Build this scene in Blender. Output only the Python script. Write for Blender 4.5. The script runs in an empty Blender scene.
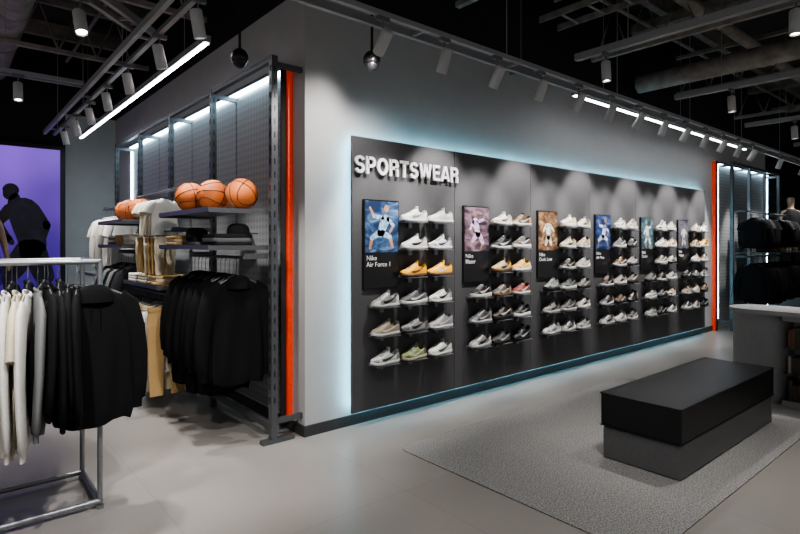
import bpy, bmesh, math, random
from mathutils import Vector, Matrix, Quaternion
random.seed(7)
S = bpy.context.scene
COL = S.collection
pi = math.pi
EM = 2.6   # global lamp multiplier
try:
    S.view_settings.view_transform='AgX'; S.view_settings.look='AgX - Medium High Contrast'
except Exception: pass

# ------------------------------------------------------------------ materials
def newmat(name):
    m = bpy.data.materials.new(name); m.use_nodes = True
    nt = m.node_tree
    return m, nt, nt.nodes['Principled BSDF']

def mat(name, c, rough=0.6, metal=0.0, var=0.12, scale=30, bump=0.0, emis=None, es=0.0, coat=0.0, spec=None, stretch=None):
    m, nt, b = newmat(name)
    b.inputs['Roughness'].default_value = rough
    b.inputs['Metallic'].default_value = metal
    if coat: b.inputs['Coat Weight'].default_value = coat
    if spec is not None: b.inputs['Specular IOR Level'].default_value = spec
    tc = nt.nodes.new('ShaderNodeTexCoord')
    n = nt.nodes.new('ShaderNodeTexNoise'); n.inputs['Scale'].default_value = scale
    n.inputs['Detail'].default_value = 4
    nt.links.new(tc.outputs['Object'], n.inputs[0])
    r = nt.nodes.new('ShaderNodeValToRGB')
    lo = [max(0, x*(1-var)) for x in c]; hi = [min(1, x*(1+var)) for x in c]
    r.color_ramp.elements[0].color = (*lo, 1); r.color_ramp.elements[1].color = (*hi, 1)
    r.color_ramp.elements[0].position = .3; r.color_ramp.elements[1].position = .7
    nt.links.new(n.outputs['Fac'], r.inputs[0]); nt.links.new(r.outputs[0], b.inputs['Base Color'])
    if bump:
        bp = nt.nodes.new('ShaderNodeBump'); bp.inputs['Strength'].default_value = bump
        bp.inputs['Distance'].default_value = 0.01
        nt.links.new(n.outputs['Fac'], bp.inputs['Height']); nt.links.new(bp.outputs[0], b.inputs['Normal'])
    if emis:
        b.inputs['Emission Color'].default_value = (*emis, 1); b.inputs['Emission Strength'].default_value = es
    return m

M = {}
M['wall'] = mat('plaster_grey', (.385,.38,.378), .85, scale=6, var=.03, bump=.05)
M['wall_dark'] = mat('black_paint', (.012,.012,.013), .9, scale=4)
M['panel'] = mat('display_panel_grey', (.066,.066,.070), .6, scale=60, var=.06)
M['backing'] = mat('panel_gap', (.02,.02,.02), .9)
M['cyan'] = mat('led_cyan', (.5,.9,1), .5, emis=(.32,.78,1.0), es=36)
M['ledw'] = mat('led_white', (.9,.95,1), .5, emis=(.95,.96,1.0), es=18)
M['ledc'] = mat('led_cool_strip', (.9,.95,1), .5, emis=(.6,.86,1.0), es=14)
M['lamp'] = mat('lamp_lens', (1,1,.95), .4, emis=(1,.95,.88), es=30)
M['orange'] = mat('orange_panel', (.70,.05,.012), .5, emis=(1,.05,.01), es=.22)
M['steel'] = mat('grey_steel', (.12,.125,.135), .38, .6, scale=80, var=.1)
M['steel_l'] = mat('light_steel', (.24,.25,.27), .35, .7, scale=80, var=.1)
M['base'] = mat('baseboard_grey', (.035,.036,.038), .6)
M['black'] = mat('black_plastic', (.010,.010,.011), .35)
M['white'] = mat('white_enamel', (.42,.42,.42), .4, var=.02)
M['greyen'] = mat('grey_enamel', (.14,.14,.15), .45, var=.02)
M['leather'] = mat('black_leather', (.010,.010,.011), .40, scale=160, bump=.12, spec=.45)
M['benchbase'] = mat('bench_grey', (.13,.13,.133), .5, scale=90)
M['counter'] = mat('counter_grey', (.29,.295,.30), .55, scale=20, var=.03)
M['countertop'] = mat('counter_top_light', (.36,.365,.37), .45, scale=20, var=.03)
M['ceil'] = mat('ceiling_black', (.045,.039,.034), .9, scale=3, var=.5)
M['duct'] = mat('ceiling_services', (.27,.24,.215), .6, .1, scale=8, var=.3)
M['letter'] = mat('brushed_letter', (.74,.74,.76), .35, .2, var=.05)
M['trackw'] = mat('track_grey', (.27,.27,.275), .45, var=.03)
def cloth(n,c): return mat(n, c, .95, scale=220, var=.18, bump=.15, spec=.12)
M['c_black'] = cloth('cloth_black', (.0085,.0085,.0095))
M['c_char'] = cloth('cloth_charcoal', (.028,.029,.033))
M['c_white'] = cloth('cloth_white', (.58,.57,.54))
M['c_cream'] = cloth('cloth_cream', (.52,.46,.36))
M['c_tan'] = cloth('cloth_tan', (.42,.28,.13))
M['c_grey'] = cloth('cloth_grey', (.15,.155,.16))
M['c_olive'] = cloth('cloth_olive', (.14,.13,.07))
M['c_purple'] = cloth('cloth_purple', (.06,.02,.22))
M['c_gold'] = cloth('cloth_gold', (.75,.40,.04))
M['mann'] = mat('gloss_black_mannequin', (.008,.008,.011), .25, coat=.3)
M['mann_t'] = mat('tan_mannequin', (.30,.20,.13), .45)
M['ball'] = mat('basketball_rubber', (.54,.14,.028), .6, scale=250, bump=.4, var=.1)
M['seam'] = mat('basketball_seam', (.012,.01,.008), .6)

def floor_mat():
    m, nt, b = newmat('floor_tiles')
    tc = nt.nodes.new('ShaderNodeTexCoord')
    br = nt.nodes.new('ShaderNodeTexBrick'); br.offset = 0; br.squash = 1
    br.inputs['Scale'].default_value = 1; br.inputs['Brick Width'].default_value = 1.2; br.inputs['Row Height'].default_value = 1.2
    br.inputs['Mortar Size'].default_value = .0025; br.inputs['Mortar Smooth'].default_value = .5
    br.inputs['Color1'].default_value = (.272,.255,.24,1); br.inputs['Color2'].default_value = (.26,.244,.229,1)
    br.inputs['Mortar'].default_value = (.19,.18,.17,1)
    n = nt.nodes.new('ShaderNodeTexNoise'); n.inputs['Scale'].default_value = 2.2; n.inputs['Detail'].default_value = 8
    mx = nt.nodes.new('ShaderNodeMix'); mx.data_type='RGBA'; mx.blend_type='MULTIPLY'; mx.inputs[0].default_value = .35
    r = nt.nodes.new('ShaderNodeValToRGB'); r.color_ramp.elements[0].color=(.7,.7,.7,1); r.color_ramp.elements[1].color=(1,1,1,1)
    nt.links.new(tc.outputs['Object'], br.inputs[0]); nt.links.new(tc.outputs['Object'], n.inputs[0])
    nt.links.new(n.outputs['Fac'], r.inputs[0])
    nt.links.new(br.outputs['Color'], mx.inputs[6]); nt.links.new(r.outputs[0], mx.inputs[7])
    nt.links.new(mx.outputs[2], b.inputs['Base Color'])
    b.inputs['Roughness'].default_value = .34
    return m
M['floor'] = floor_mat()
def rug_mat():
    m, nt, b = newmat('speckled_carpet')
    tc = nt.nodes.new('ShaderNodeTexCoord')
    n = nt.nodes.new('ShaderNodeTexNoise'); n.inputs['Scale'].default_value = 130; n.inputs['Detail'].default_value = 2
    r = nt.nodes.new('ShaderNodeValToRGB')
    r.color_ramp.elements[0].position=.36; r.color_ramp.elements[1].position=.64
    r.color_ramp.elements[0].color=(.10,.10,.10,1); r.color_ramp.elements[1].color=(.34,.335,.33,1)
    nt.links.new(tc.outputs['Object'], n.inputs[0]); nt.links.new(n.outputs['Fac'], r.inputs[0]); nt.links.new(r.outputs[0], b.inputs['Base Color'])
    bp = nt.nodes.new('ShaderNodeBump'); bp.inputs['Strength'].default_value=.2; bp.inputs['Distance'].default_value=.003
    nt.links.new(n.outputs['Fac'], bp.inputs['Height']); nt.links.new(bp.outputs[0], b.inputs['Normal'])
    b.inputs['Roughness'].default_value = .95
    return m
M['rug'] = rug_mat()
def perf_mat():
    m, nt, b = newmat('patterned_metal_panel')
    tc = nt.nodes.new('ShaderNodeTexCoord')
    mp = nt.nodes.new('ShaderNodeMapping'); mp.inputs['Rotation'].default_value = (pi/4,0,0); mp.inputs['Scale'].default_value=(1,24,24)
    ck = nt.nodes.new('ShaderNodeTexChecker'); ck.inputs['Scale'].default_value = 1
    ck.inputs['Color1'].default_value=(.17,.175,.185,1); ck.inputs['Color2'].default_value=(.22,.225,.235,1)
    nt.links.new(tc.outputs['Object'], mp.inputs[0]); nt.links.new(mp.outputs[0], ck.inputs[0]); nt.links.new(ck.outputs[0], b.inputs['Base Color'])
    b.inputs['Roughness'].default_value=.6
    return m
M['perf'] = perf_mat()
def screen_mat():
    m, nt, b = newmat('purple_screen')
    tc = nt.nodes.new('ShaderNodeTexCoord'); sp = nt.nodes.new('ShaderNodeSeparateXYZ')
    nt.links.new(tc.outputs['Generated'], sp.inputs[0])
    n = nt.nodes.new('ShaderNodeTexNoise'); n.inputs['Scale'].default_value=1.4
    nt.links.new(tc.outputs['Generated'], n.inputs[0])
    ad = nt.nodes.new('ShaderNodeMath'); ad.operation='MULTIPLY'; nt.links.new(n.outputs['Fac'], ad.inputs[0]); nt.links.new(sp.outputs[2], ad.inputs[1])
    r = nt.nodes.new('ShaderNodeValToRGB')
    r.color_ramp.elements[0].color=(.03,.012,.16,1); r.color_ramp.elements[1].color=(.28,.12,.74,1)
    r.color_ramp.elements[0].position=.16; r.color_ramp.elements[1].position=.6
    nt.links.new(ad.outputs[0], r.inputs[0]); nt.links.new(r.outputs[0], b.inputs['Emission Color'])
    b.inputs['Emission Strength'].default_value=1.2; b.inputs['Base Color'].default_value=(.02,.01,.05,1)
    b.inputs['Roughness'].default_value=.3
    return m
M['screen'] = screen_mat()
def poster_mat(i, a, bcol, c, bw=1):
    m, nt, b = newmat('poster_print_%d'%i)
    tc = nt.nodes.new('ShaderNodeTexCoord')
    mp = nt.nodes.new('ShaderNodeMapping'); mp.inputs['Location'].default_value=(i*3.1,0,i*1.7); mp.inputs['Rotation'].default_value=(0,.5+i,0)
    mp.inputs['Scale'].default_value=(4,4,9)
    n = nt.nodes.new('ShaderNodeTexNoise'); n.inputs['Scale'].default_value=1.3; n.inputs['Detail'].default_value=4; n.inputs['Distortion'].default_value=1.5
    r = nt.nodes.new('ShaderNodeValToRGB')
    r.color_ramp.elements[0].color=(*a,1); r.color_ramp.elements[1].color=(*c,1); r.color_ramp.elements[1].position=.74
    r.color_ramp.elements[0].position=.40
    e = r.color_ramp.elements.new(.56); e.color=(*bcol,1)
    nt.links.new(tc.outputs['Object'], mp.inputs[0]); nt.links.new(mp.outputs[0], n.inputs[0]); nt.links.new(n.outputs['Fac'], r.inputs[0])
    nt.links.new(r.outputs[0], b.inputs['Base Color']); b.inputs['Roughness'].default_value=.45
    return m

# ------------------------------------------------------------------ mesh builder
class MB:
    def __init__(s): s.v=[]; s.f=[]; s.m=[]; s.sm=[]
    def add(s, vs, fs, m=0, smooth=False):
        o=len(s.v); s.v += [Vector(p) for p in vs]
        for f in fs: s.f.append([i+o for i in f]); s.m.append(m); s.sm.append(smooth)
        return s
    def box(s, x0,x1,y0,y1,z0,z1, m=0):
        vs=[(x0,y0,z0),(x1,y0,z0),(x1,y1,z0),(x0,y1,z0),(x0,y0,z1),(x1,y0,z1),(x1,y1,z1),(x0,y1,z1)]
        return s.add(vs,[(3,2,1,0),(4,5,6,7),(0,1,5,4),(1,2,6,5),(2,3,7,6),(3,0,4,7)],m)
    def loft(s, rings, m=0, smooth=True, closed=True, cap=True):
        n=len(rings[0]); vs=[p for r in rings for p in r]; fs=[]
        for i in range(len(rings)-1):
            for j in range(n if closed else n-1):
                k=(j+1)%n; fs.append((i*n+j,i*n+k,(i+1)*n+k,(i+1)*n+j))
        s.add(vs,fs,m,smooth)
        if cap and closed:
            s.add(rings[0],[list(range(n))[::-1]],m,False); s.add(rings[-1],[list(range(n))],m,False)
        return s
    def tube(s, pts, r, m=0, n=8, sy=1.0, cap=True):
        pts=[Vector(p) for p in pts]; rs = r if isinstance(r,(list,tuple)) else [r]*len(pts)
        rings=[]; up=None
        for i,p in enumerate(pts):
            d=(pts[min(i+1,len(pts)-1)]-pts[max(i-1,0)]).normalized()
            if up is None: up = Vector((0,1,0)) if abs(d.y)<.9 else Vector((1,0,0))
            u=d.cross(up).normalized(); w=u.cross(d).normalized()
            rings.append([p+u*math.cos(2*pi*j/n)*rs[i]+w*math.sin(2*pi*j/n)*rs[i]*sy for j in range(n)])
        return s.loft(rings,m,True,True,cap)
    def sphere(s, c, r, m=0, seg=20, rg=12, sc=(1,1,1)):
        c=Vector(c); rings=[]
        for i in range(rg+1):
            a=pi*i/rg; rr=max(math.sin(a),.001)
            rings.append([c+Vector((r*sc[0]*rr*math.cos(2*pi*j/seg), r*sc[1]*rr*math.sin(2*pi*j/seg), -r*sc[2]*math.cos(a))) for j in range(seg)])
        return s.loft(rings,m,True,True,False)
    def cyl(s, c, r, z0, z1, m=0, n=32):
        rings=[[(c[0]+r*math.cos(2*pi*j/n),c[1]+r*math.sin(2*pi*j/n),z) for j in range(n)] for z in (z0,z1)]
        return s.loft(rings,m,True)
    def mesh(s, name, mats):
        me=bpy.data.meshes.new(name); me.from_pydata([tuple(p) for p in s.v],[],s.f)
        for q in mats: me.materials.append(q)
        me.polygons.foreach_set('material_index', s.m); me.polygons.foreach_set('use_smooth', s.sm)
        me.update(); return me
    def obj(s, name, mats, parent=None, loc=(0,0,0), rot=0, bevel=0):
        me=s.mesh(name, mats); return inst(name, me, parent, loc, rot, bevel)
def inst(name, me, parent=None, loc=(0,0,0), rot=0, bevel=0):
    o=bpy.data.objects.new(name, me); COL.objects.link(o); o.location=loc; o.rotation_euler=(0,0,rot)
    if parent: o.parent=parent
    if bevel:
        b=o.modifiers.new('bevel','BEVEL'); b.width=bevel; b.segments=3; b.limit_method='ANGLE'; b.angle_limit=.8
    return o
def empty(name, loc=(0,0,0), rot=0):
    o=bpy.data.objects.new(name,None); COL.objects.link(o); o.location=loc; o.rotation_euler=(0,0,rot); o.empty_display_size=.1
    return o
def rnd(a,b): return random.uniform(a,b)
def limbf(fb,a,c,r0,r1,mi):
    """flat rounded limb printed on a poster (local x,z plane)"""
    a=Vector(a);c=Vector(c);d=(c-a).normalized();n=Vector((-d.y,d.x)); vs=[]
    for k in range(9): t=pi*k/8; vs.append(a-d*math.sin(t)*r0+n*math.cos(t)*r0)
    for k in range(9): t=pi*k/8; vs.append(c+d*math.sin(t)*r1-n*math.cos(t)*r1)
    fb.add([(q.x,-.0262-.0003*mi,q.y) for q in vs],[list(range(18))],mi)

# ------------------------------------------------------------------ room shell
MB().box(-6,15,-7,8,-.1,0).obj('floor',[M['floor']])
MB().box(-6,15,-7,8,4.7,4.8).obj('ceiling',[M['ceil']])
H=3.5
MB().box(0,8.12,0,.2,0,H).box(8.12,10.85,.0,.2,0,H).obj('wall_display',[M['wall']])
MB().box(0,.2,.2,6,0,H).obj('wall_side',[M['wall']])
MB().box(0,15,0.0,.2,H,4.7).box(0,.2,.2,6,H,4.7).box(10.85,15,.3,.5,0,H).box(10.85,10.95,.2,.3,0,H).obj('wall_upper',[M['wall_dark']])
MB().box(-.70,.2,6,6.2,0,H).obj('wall_back',[M['wall']])
MB().box(-6,-.70,6,6.2,0,4.7).box(-.70,.2,6,6.2,H,4.7).obj('wall_back_dark',[M['wall_dark']])
MB().box(14.8,15,-7,.3,0,4.7).obj('wall_end',[M['wall_dark']])
MB().box(-.012,8.04,-.012,0,0,.085).obj('baseboard_display',[M['base']])
MB().box(-.012,0,0,.2,0,.085).box(-.012,0,.2,6,0,.085).obj('baseboard_side',[M['base']])
MB().box(-.70,0,5.988,6,0,.085).obj('baseboard_back',[M['base']])

# purple screen with a printed basketball player
sc=empty('video_screen',(0,0,0))
MB().box(-3.2,-.78,5.93,5.95,.25,2.92).obj('display',[M['screen']],sc)
fr=MB().box(-3.26,-3.2,5.9,6,.2,2.98).box(-.78,-.72,5.9,6,.2,2.98).box(-3.2,-.78,5.9,6,2.92,2.98).box(-3.2,-.78,5.9,6,.2,.25).box(-3.2,-.78,5.96,6,.25,2.92)
fr.obj('frame',[M['black']],sc)
fb=MB()
limbf(fb,(-1.40,2.22),(-1.39,2.28),.085,.10,0)            # head
limbf(fb,(-1.37,2.10),(-1.34,2.18),.06,.06,0)             # neck
limbf(fb,(-1.24,1.98),(-1.12,1.50),.20,.17,1)             # torso
limbf(fb,(-1.12,2.02),(-.96,1.78),.085,.06,0); limbf(fb,(-.96,1.78),(-1.02,1.50),.06,.04,0); limbf(fb,(-1.02,1.50),(-1.04,1.42),.05,.035,0)
limbf(fb,(-1.40,2.00),(-1.55,1.80),.085,.06,0); limbf(fb,(-1.55,1.80),(-1.42,1.58),.06,.04,0); limbf(fb,(-1.42,1.58),(-1.38,1.52),.05,.035,0)
limbf(fb,(-1.12,1.40),(-.98,1.02),.17,.13,1); limbf(fb,(-1.18,1.40),(-1.42,1.05),.17,.13,1)
limbf(fb,(-.98,1.02),(-1.06,.55),.085,.05,0); limbf(fb,(-1.42,1.05),(-1.38,.55),.085,.05,0)
for v in fb.v: v.y+=5.953
fb.obj('printed_player',[mat('graphic_dark',(.012,.010,.02),.4),mat('graphic_jersey',(.018,.014,.035),.4,scale=9,var=.6)],sc)

# ------------------------------------------------------------------ main display panel
X0,PW,NP=.378,1.186,6
dp=empty('shoe_display_panel',(0,0,0))
b=MB()
for i in range(NP):
    b.box(X0+i*PW+.002,X0+(i+1)*PW-.002,-.095,-.072,.125,2.38)
b.obj('panels',[M['panel']],dp,bevel=.002)
MB().box(X0+.03,X0+NP*PW-.03,-.072,-.064,.155,2.35).obj('backing_board',[M['backing']],dp)
b=MB()
for i in range(7): b.box(X0+.1+i*(NP*PW-.24)/6,X0+.14+i*(NP*PW-.24)/6,-.064,0,.2,2.3)
b.obj('standoff_rails',[M['steel']],dp)
xe=X0+NP*PW
MB().box(X0+.02,xe-.02,-.070,-.056,2.335,2.35).box(X0+.02,xe-.02,-.070,-.056,.165,.18).box(X0+.02,X0+.035,-.070,-.056,.185,2.33).box(xe-.035,xe-.02,-.070,-.056,.185,2.33).obj('led_backlight',[M['cyan']],dp)

def text(name, body, size, loc, mt, parent, extrude=.004, offset=0.0):
    cu=bpy.data.curves.new(name,'FONT'); cu.body=body; cu.size=size; cu.extrude=extrude; cu.offset=offset; cu.space_line=.95
    t=bpy.data.objects.new(name,cu); COL.objects.link(t)
    bpy.context.view_layer.update()
    dg=bpy.context.evaluated_depsgraph_get()
    me=bpy.data.meshes.new_from_object(t.evaluated_get(dg)); bpy.data.objects.remove(t)
    me.materials.clear(); me.materials.append(mt)
    o=inst(name,me,parent,loc); o.rotation_euler=(pi/2,0,0)
    return o
def arc(cx,cy,rx,ry,a0,a1,n=14): return [(cx+rx*math.cos(math.radians(a0+(a1-a0)*k/n)),cy+ry*math.sin(math.radians(a0+(a1-a0)*k/n))) for k in range(n+1)]
SW_=.17
GL={'S':(.68,[arc(.34,.705,.245,.21,15,270)+arc(.34,.295,.245,.21,90,-165)[1:]]),
 'P':(.66,[[(.085,0),(.085,1)],[(.085,.915),(.36,.915)]+arc(.37,.685,.20,.23,90,-90)+[(.085,.455)]]),
 'O':(.80,[arc(.40,.5,.305,.415,0,360,30)]),
 'R':(.72,[[(.085,0),(.085,1)],[(.085,.915),(.38,.915)]+arc(.40,.70,.195,.215,90,-90)+[(.085,.485)],[(.36,.47),(.52,.44),(.585,.36),(.60,.0)]]),
 'T':(.62,[[(0,.915),(.62,.915)],[(.31,.9),(.31,0)]]),
 'W':(1.02,[[(.08,1),(.27,.0)],[(.27,.0),(.51,1.0)],[(.51,1.0),(.75,.0)],[(.75,.0),(.94,1)]]),
 'E':(.60,[[(.085,0),(.085,1)],[(.085,.915),(.59,.915)],[(.085,.51),(.55,.51)],[(.085,.085),(.60,.085)]]),
 'A':(.76,[[(.08,0),(.36,1)],[(.68,0),(.40,1)],[(.18,.27),(.58,.27)]])}
def letters(word, h, depth, width):
    b=MB(); x=0; gap=.11
    tot=sum(GL[c][0] for c in word)+gap*(len(word)-1); sx=width/tot
    for c in word:
        w,strokes=GL[c]
        for st in strokes:
            P=[Vector(p) for p in st]; L=[];R=[]
            for i,p in enumerate(P):
                d=(P[min(i+1,len(P)-1)]-P[max(i-1,0)])
                if c=='O' and i in (0,len(P)-1): d=P[1]-P[-2]
                d.normalize(); n=Vector((-d.y,d.x))*SW_/2; L.append(p+n); R.append(p-n)
            rings=[]
            for l,r in zip(L,R):
                q=[((x+l.x)*sx,0,l.y*h),((x+r.x)*sx,0,r.y*h)]
                q=[(a,y,min(max(z,0),h)) for a,y,z in q]
                rings.append([q[0],q[1],(q[1][0],depth,q[1][2]),(q[0][0],depth,q[0][2])])
            b.loft(rings,0,False)
        x+=w+gap
    return b
sg=empty('sportswear_sign',(.385,-.132,2.078))
letters('SPORTSWEAR',.142,.016,1.20).obj('letters',[M['letter']],sg)
b=MB()
for i in range(10): b.box(.05+i*.119,.058+i*.119,.016,.037,.07,.078)
b.obj('pins',[M['steel']],sg)

# posters
captions=['Nike\nAir Force 1','Nike\nBlazer','Nike\nDunk Low','Nike\nAir Max','Nike\nCortez','Nike\nPegasus']
pm=[((.012,.03,.08),(.05,.11,.24),(.30,.35,.38)),((.03,.02,.03),(.16,.10,.13),(.33,.28,.33)),((.06,.025,.01),(.26,.15,.08),(.42,.34,.25)),
    ((.006,.012,.04),(.02,.05,.15),(.10,.14,.24)),((.01,.03,.05),(.05,.10,.12),(.22,.24,.25)),((.03,.03,.045),(.11,.11,.14),(.03,.045,.08))]
txt=mat('print_white',(.7,.7,.7),.6)
figm=[((.42,.22,.14),(.30,.45,.62)),((.25,.15,.12),(.50,.36,.55)),((.15,.09,.06),(.62,.58,.5)),((.2,.13,.1),(.40,.45,.6)),((.3,.2,.15),(.5,.55,.57)),((.1,.07,.06),(.5,.48,.46))]
POSE=[dict(t=((.22,.57),(.17,.46)),l=[((.15,.46),(.08,.42),(.06,.335)),((.19,.46),(.27,.43),(.30,.345))],a=[((.19,.59),(.10,.60),(.06,.67)),((.25,.58),(.31,.53),(.27,.47))],h=(.235,.66)),
      dict(t=((.16,.58),(.20,.47)),l=[((.18,.46),(.12,.40),(.15,.32)),((.22,.46),(.27,.38),(.24,.32))],a=[((.13,.59),(.09,.52),(.13,.47)),((.20,.59),(.28,.61),(.31,.68))],h=(.15,.665)),
      dict(t=((.19,.56),(.19,.45)),l=[((.17,.44),(.14,.37),(.14,.32)),((.21,.44),(.24,.37),(.25,.32))],a=[((.15,.58),(.10,.52),(.15,.46)),((.23,.58),(.29,.52),(.24,.46))],h=(.19,.645))]
for i in range(NP):
    px=X0+i*PW+.102
    p=empty('poster_frame',(px,-.097,1.13))
    MB().box(0,.375,-.022,0,0,.74).obj('board',[M['black']],p,bevel=.003)
    MB().box(.012,.363,-.025,-.0222,.30,.728).obj('print',[poster_mat(i,*pm[i])],p)
    fb=MB(); P=POSE[i%3]
    limbf(fb,P['t'][0],P['t'][1],.046,.036,1)
    for q in P['l']: limbf(fb,q[0],q[1],.030,.021,1); limbf(fb,q[1],q[2],.018,.012,0)
    for q in P['a']: limbf(fb,q[0],q[1],.018,.014,1); limbf(fb,q[1],q[2],.013,.010,0)
    limbf(fb,P['h'],(P['h'][0],P['h'][1]+.01),.024,.028,0)
    fb.obj('printed_athlete',[mat('print_skin_%d'%i,figm[i][0],.5),mat('print_kit_%d'%i,figm[i][1],.5,scale=45,var=.6)],p)
    text('caption',captions[i],.056,(.025,-.0228,.235),txt,p,extrude=.0006)

# ------------------------------------------------------------------ sneakers
XS=[0,.008,.03,.055,.085,.115,.145,.175,.205,.235,.258,.273,.282]
WS=[.018,.030,.036,.037,.035,.035,.039,.044,.047,.044,.036,.025,.010]
HS=[.062,.092,.088,.078,.080,.098,.090,.075,.062,.055,.050,.043,.034]
def interp(x,A):
    for i in range(len(XS)-1):
        if x<=XS[i+1]:
            t=(x-XS[i])/(XS[i+1]-XS[i]); return A[i]*(1-t)+A[i+1]*t
    return A[-1]
def shoe_mesh(name, high=0, chunky=0, runner=0):
    b=MB(); SH=.030+chunky*.014
    def hh(x):
        h=interp(x,HS)+chunky*.008
        if high and x<.14: h+=high*(1-max(0,x-.1)/.04)
        return h
    rings=[]
    for x,w in zip(XS,WS):
        w=w*(1.06+.08*chunky); lift=max(0,(x-.20))**2*1.8+ (runner*.008*max(0,(.03-x)/.03))
        n=16; rg=[]
        for j in range(n):
            a=2*pi*j/n; cy=math.copysign(abs(math.cos(a))**.45,math.cos(a)); cz=math.copysign(abs(math.sin(a))**.45,math.sin(a))
            hgt=SH*(1.25 if (runner and x<.08) else 1)*(1-.25*(x/.28))
            rg.append((.14-x, w*cy, lift+hgt*.5+hgt*.5*cz))
        rings.append(rg)
    b.loft(rings,0)
    N=14
    def prof(x,a):
        w=interp(x,WS)*.96; h=hh(x); z0=SH*.6
        return w*math.copysign(abs(math.cos(a))**.8,math.cos(a)), z0+(h-z0)*abs(math.sin(a))**.62
    XU=[.002+.276*k/30 for k in range(31)]
    rows=[]
    for x in XU:
        row=[]
        for j in range(N+1):
            a=pi*j/N; y,z=prof(x,a)
            if .018<x<.108 and 4<=j<=N-4: z-= .035; y*=.9
            row.append((.14-x,y,z))
        rows.append(row)
    for i in range(30):
        for j in range(N):
            x=(XU[i]+XU[i+1])/2
            inn=.018<x<.108 and 4<=j<N-4
            edge=.015<x<.111 and (j in(3,N-4))
            m=3 if inn or edge else 1
            if not inn and (x>.236 and (j<4 or j>=N-4)): m=2
            if not inn and x<.05 and (j<5 or j>=N-5): m=2
            if .118<x<.20 and j in (4,5,N-6,N-5): m=2
            b.add([rows[i][j],rows[i][j+1],rows[i+1][j+1],rows[i+1][j]],[(0,3,2,1)],m,True)
    b.add(rows[0],[list(range(N+1))],2)
    b.loft([[(.14-x,y*q,z) for x,y,z in [(.102,-.018,zz),(.102,.018,zz),(.110,.018,zz-.002),(.110,-.018,zz-.002)]] for zz,q in [(hh(.115)-.03,1),(hh(.115)+.005,1),(hh(.115)+.016,.8)]],1)
    for k in range(5):
        x=.122+k*.017; z=hh(x)+.001
        b.tube([(.14-x,-.017,z-.006),(.14-x-.002,0,z+.001),(.14-x,.017,z-.006)],.0028,4,6)
    def sidey(x,z):
        w=interp(x,WS)*.96; h=hh(x); z0=SH*.6; sa=min(1,max(0,(z-z0)/(h-z0)))**(1/.62)
        return w*(1-sa*sa)**.4+.0015
    top=[]; bot=[]
    for k in range(11):
        t=k/10; x=.215-.185*t
        zt=.047+.028*t**1.6 - .006*math.sin(pi*t)+chunky*.012
        th=.016*(math.sin(pi*(t**.55)))+.0008
        top.append((x,zt)); bot.append((x,zt-th))
    for sgn in (1,-1):
        vs=[(.14-x,sgn*sidey(x,z),z) for x,z in top]+[(.14-x,sgn*sidey(x,z),z) for x,z in bot]
        b.add(vs,[(k,k+1,12+k,11+k) for k in range(10)],5,True)
    return b.mesh(name,[M['white']]*6)
SM=[shoe_mesh('sneaker_low'),shoe_mesh('sneaker_chunky',0,1),shoe_mesh('sneaker_runner',0,.4,1),shoe_mesh('sneaker_mid',.022)]
sm={}
def smat(c):
    k=tuple(c)
    if k not in sm: sm[k]=mat('shoe_%d'%len(sm),c,.5,scale=90,var=.07)
    return sm[k]
W=(.48,.475,.46);BK=(.008,.008,.009);GR=(.07,.07,.072);LG=(.21,.21,.207);YE=(.72,.34,.015);GN=(.03,.07,.04);LGN=(.20,.25,.10);BR=(.10,.055,.03);TN=(.26,.20,.13);NV=(.02,.03,.10);RD=(.20,.03,.025);OL=(.09,.09,.055);CR=(.40,.35,.26);OR=(.5,.15,.03)
PAL=[
 [(W,W,W,LG),(W,W,W,W),(W,W,W,BK),(W,W,LG,NV),(BR,YE,YE,BR),(BR,YE,YE,W)]+[(W,LG,W,BK),(W,GR,GR,W),(W,W,LG,BK),(W,TN,LG,W),(GR,LG,GR,BK),(W,LG,LG,W),(W,W,LG,GN),(CR,LGN,OL,W),(W,W,W,GN)],
 [(W,W,CR,BR),(W,BR,TN,W),(W,BK,BK,W),(W,GR,BR,W),(BR,CR,YE,BK),(W,YE,CR,W)]+[(W,BK,GR,W),(BR,GR,TN,CR),(W,RD,BR,W),(W,GR,LG,W),(BK,BK,BR,W),(W,BK,BK,LG),(W,LG,W,BK),(BK,GR,BK,W),(BK,BK,BK,W)],
 [(W,W,W,YE),(W,CR,W,GN),(W,CR,CR,BK),(W,TN,CR,W),(W,BK,GR,CR),(W,LG,TN,W)]+[(BK,LG,GN,W),(W,GR,GN,LG),(BK,GR,OL,CR),(W,LG,OL,BK),(W,GR,OL,W),(W,LG,CR,BK),(W,W,LG,LG),(W,LG,W,BK),(W,LG,GR,W)],
 [(W,W,LG,BK),(W,CR,BR,W),(W,GR,GR,W),(BK,BK,GR,W),(W,BR,TN,W),(BK,LG,GR,W)]+[(W,BK,BR,W),(W,LG,TN,BK),(BK,GR,BR,W),(W,GR,LG,BK),(BK,BR,GR,W),(BK,BK,LG,BR),(W,LG,W,BK),(W,W,W,GR),(W,GR,BK,W)],
 [(W,W,BK,W),(W,CR,LG,W),(W,W,W,OR),(W,W,YE,BK),(W,GR,TN,W),(BK,LG,CR,BK)]+[(BK,GR,OL,W),(W,BK,TN,BK),(W,LG,LG,BR),(W,W,LG,W),(BK,GR,GR,W),(W,CR,BR,W),(W,LG,LG,W),(BK,BK,GR,W),(W,LG,W,BK)],
 [(W,LG,W,YE),(W,W,W,BK),(W,GR,YE,W),(W,YE,W,BK),(W,W,LG,NV),(W,BR,CR,W)]+[(BK,BK,BK,W),(BK,GR,LG,W),(W,LG,BK,W),(W,TN,GR,W),(W,W,CR,BR),(BK,BR,TN,W),(W,GR,W,BK),(W,LG,W,GR),(BK,BK,BK,W)]]
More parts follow.
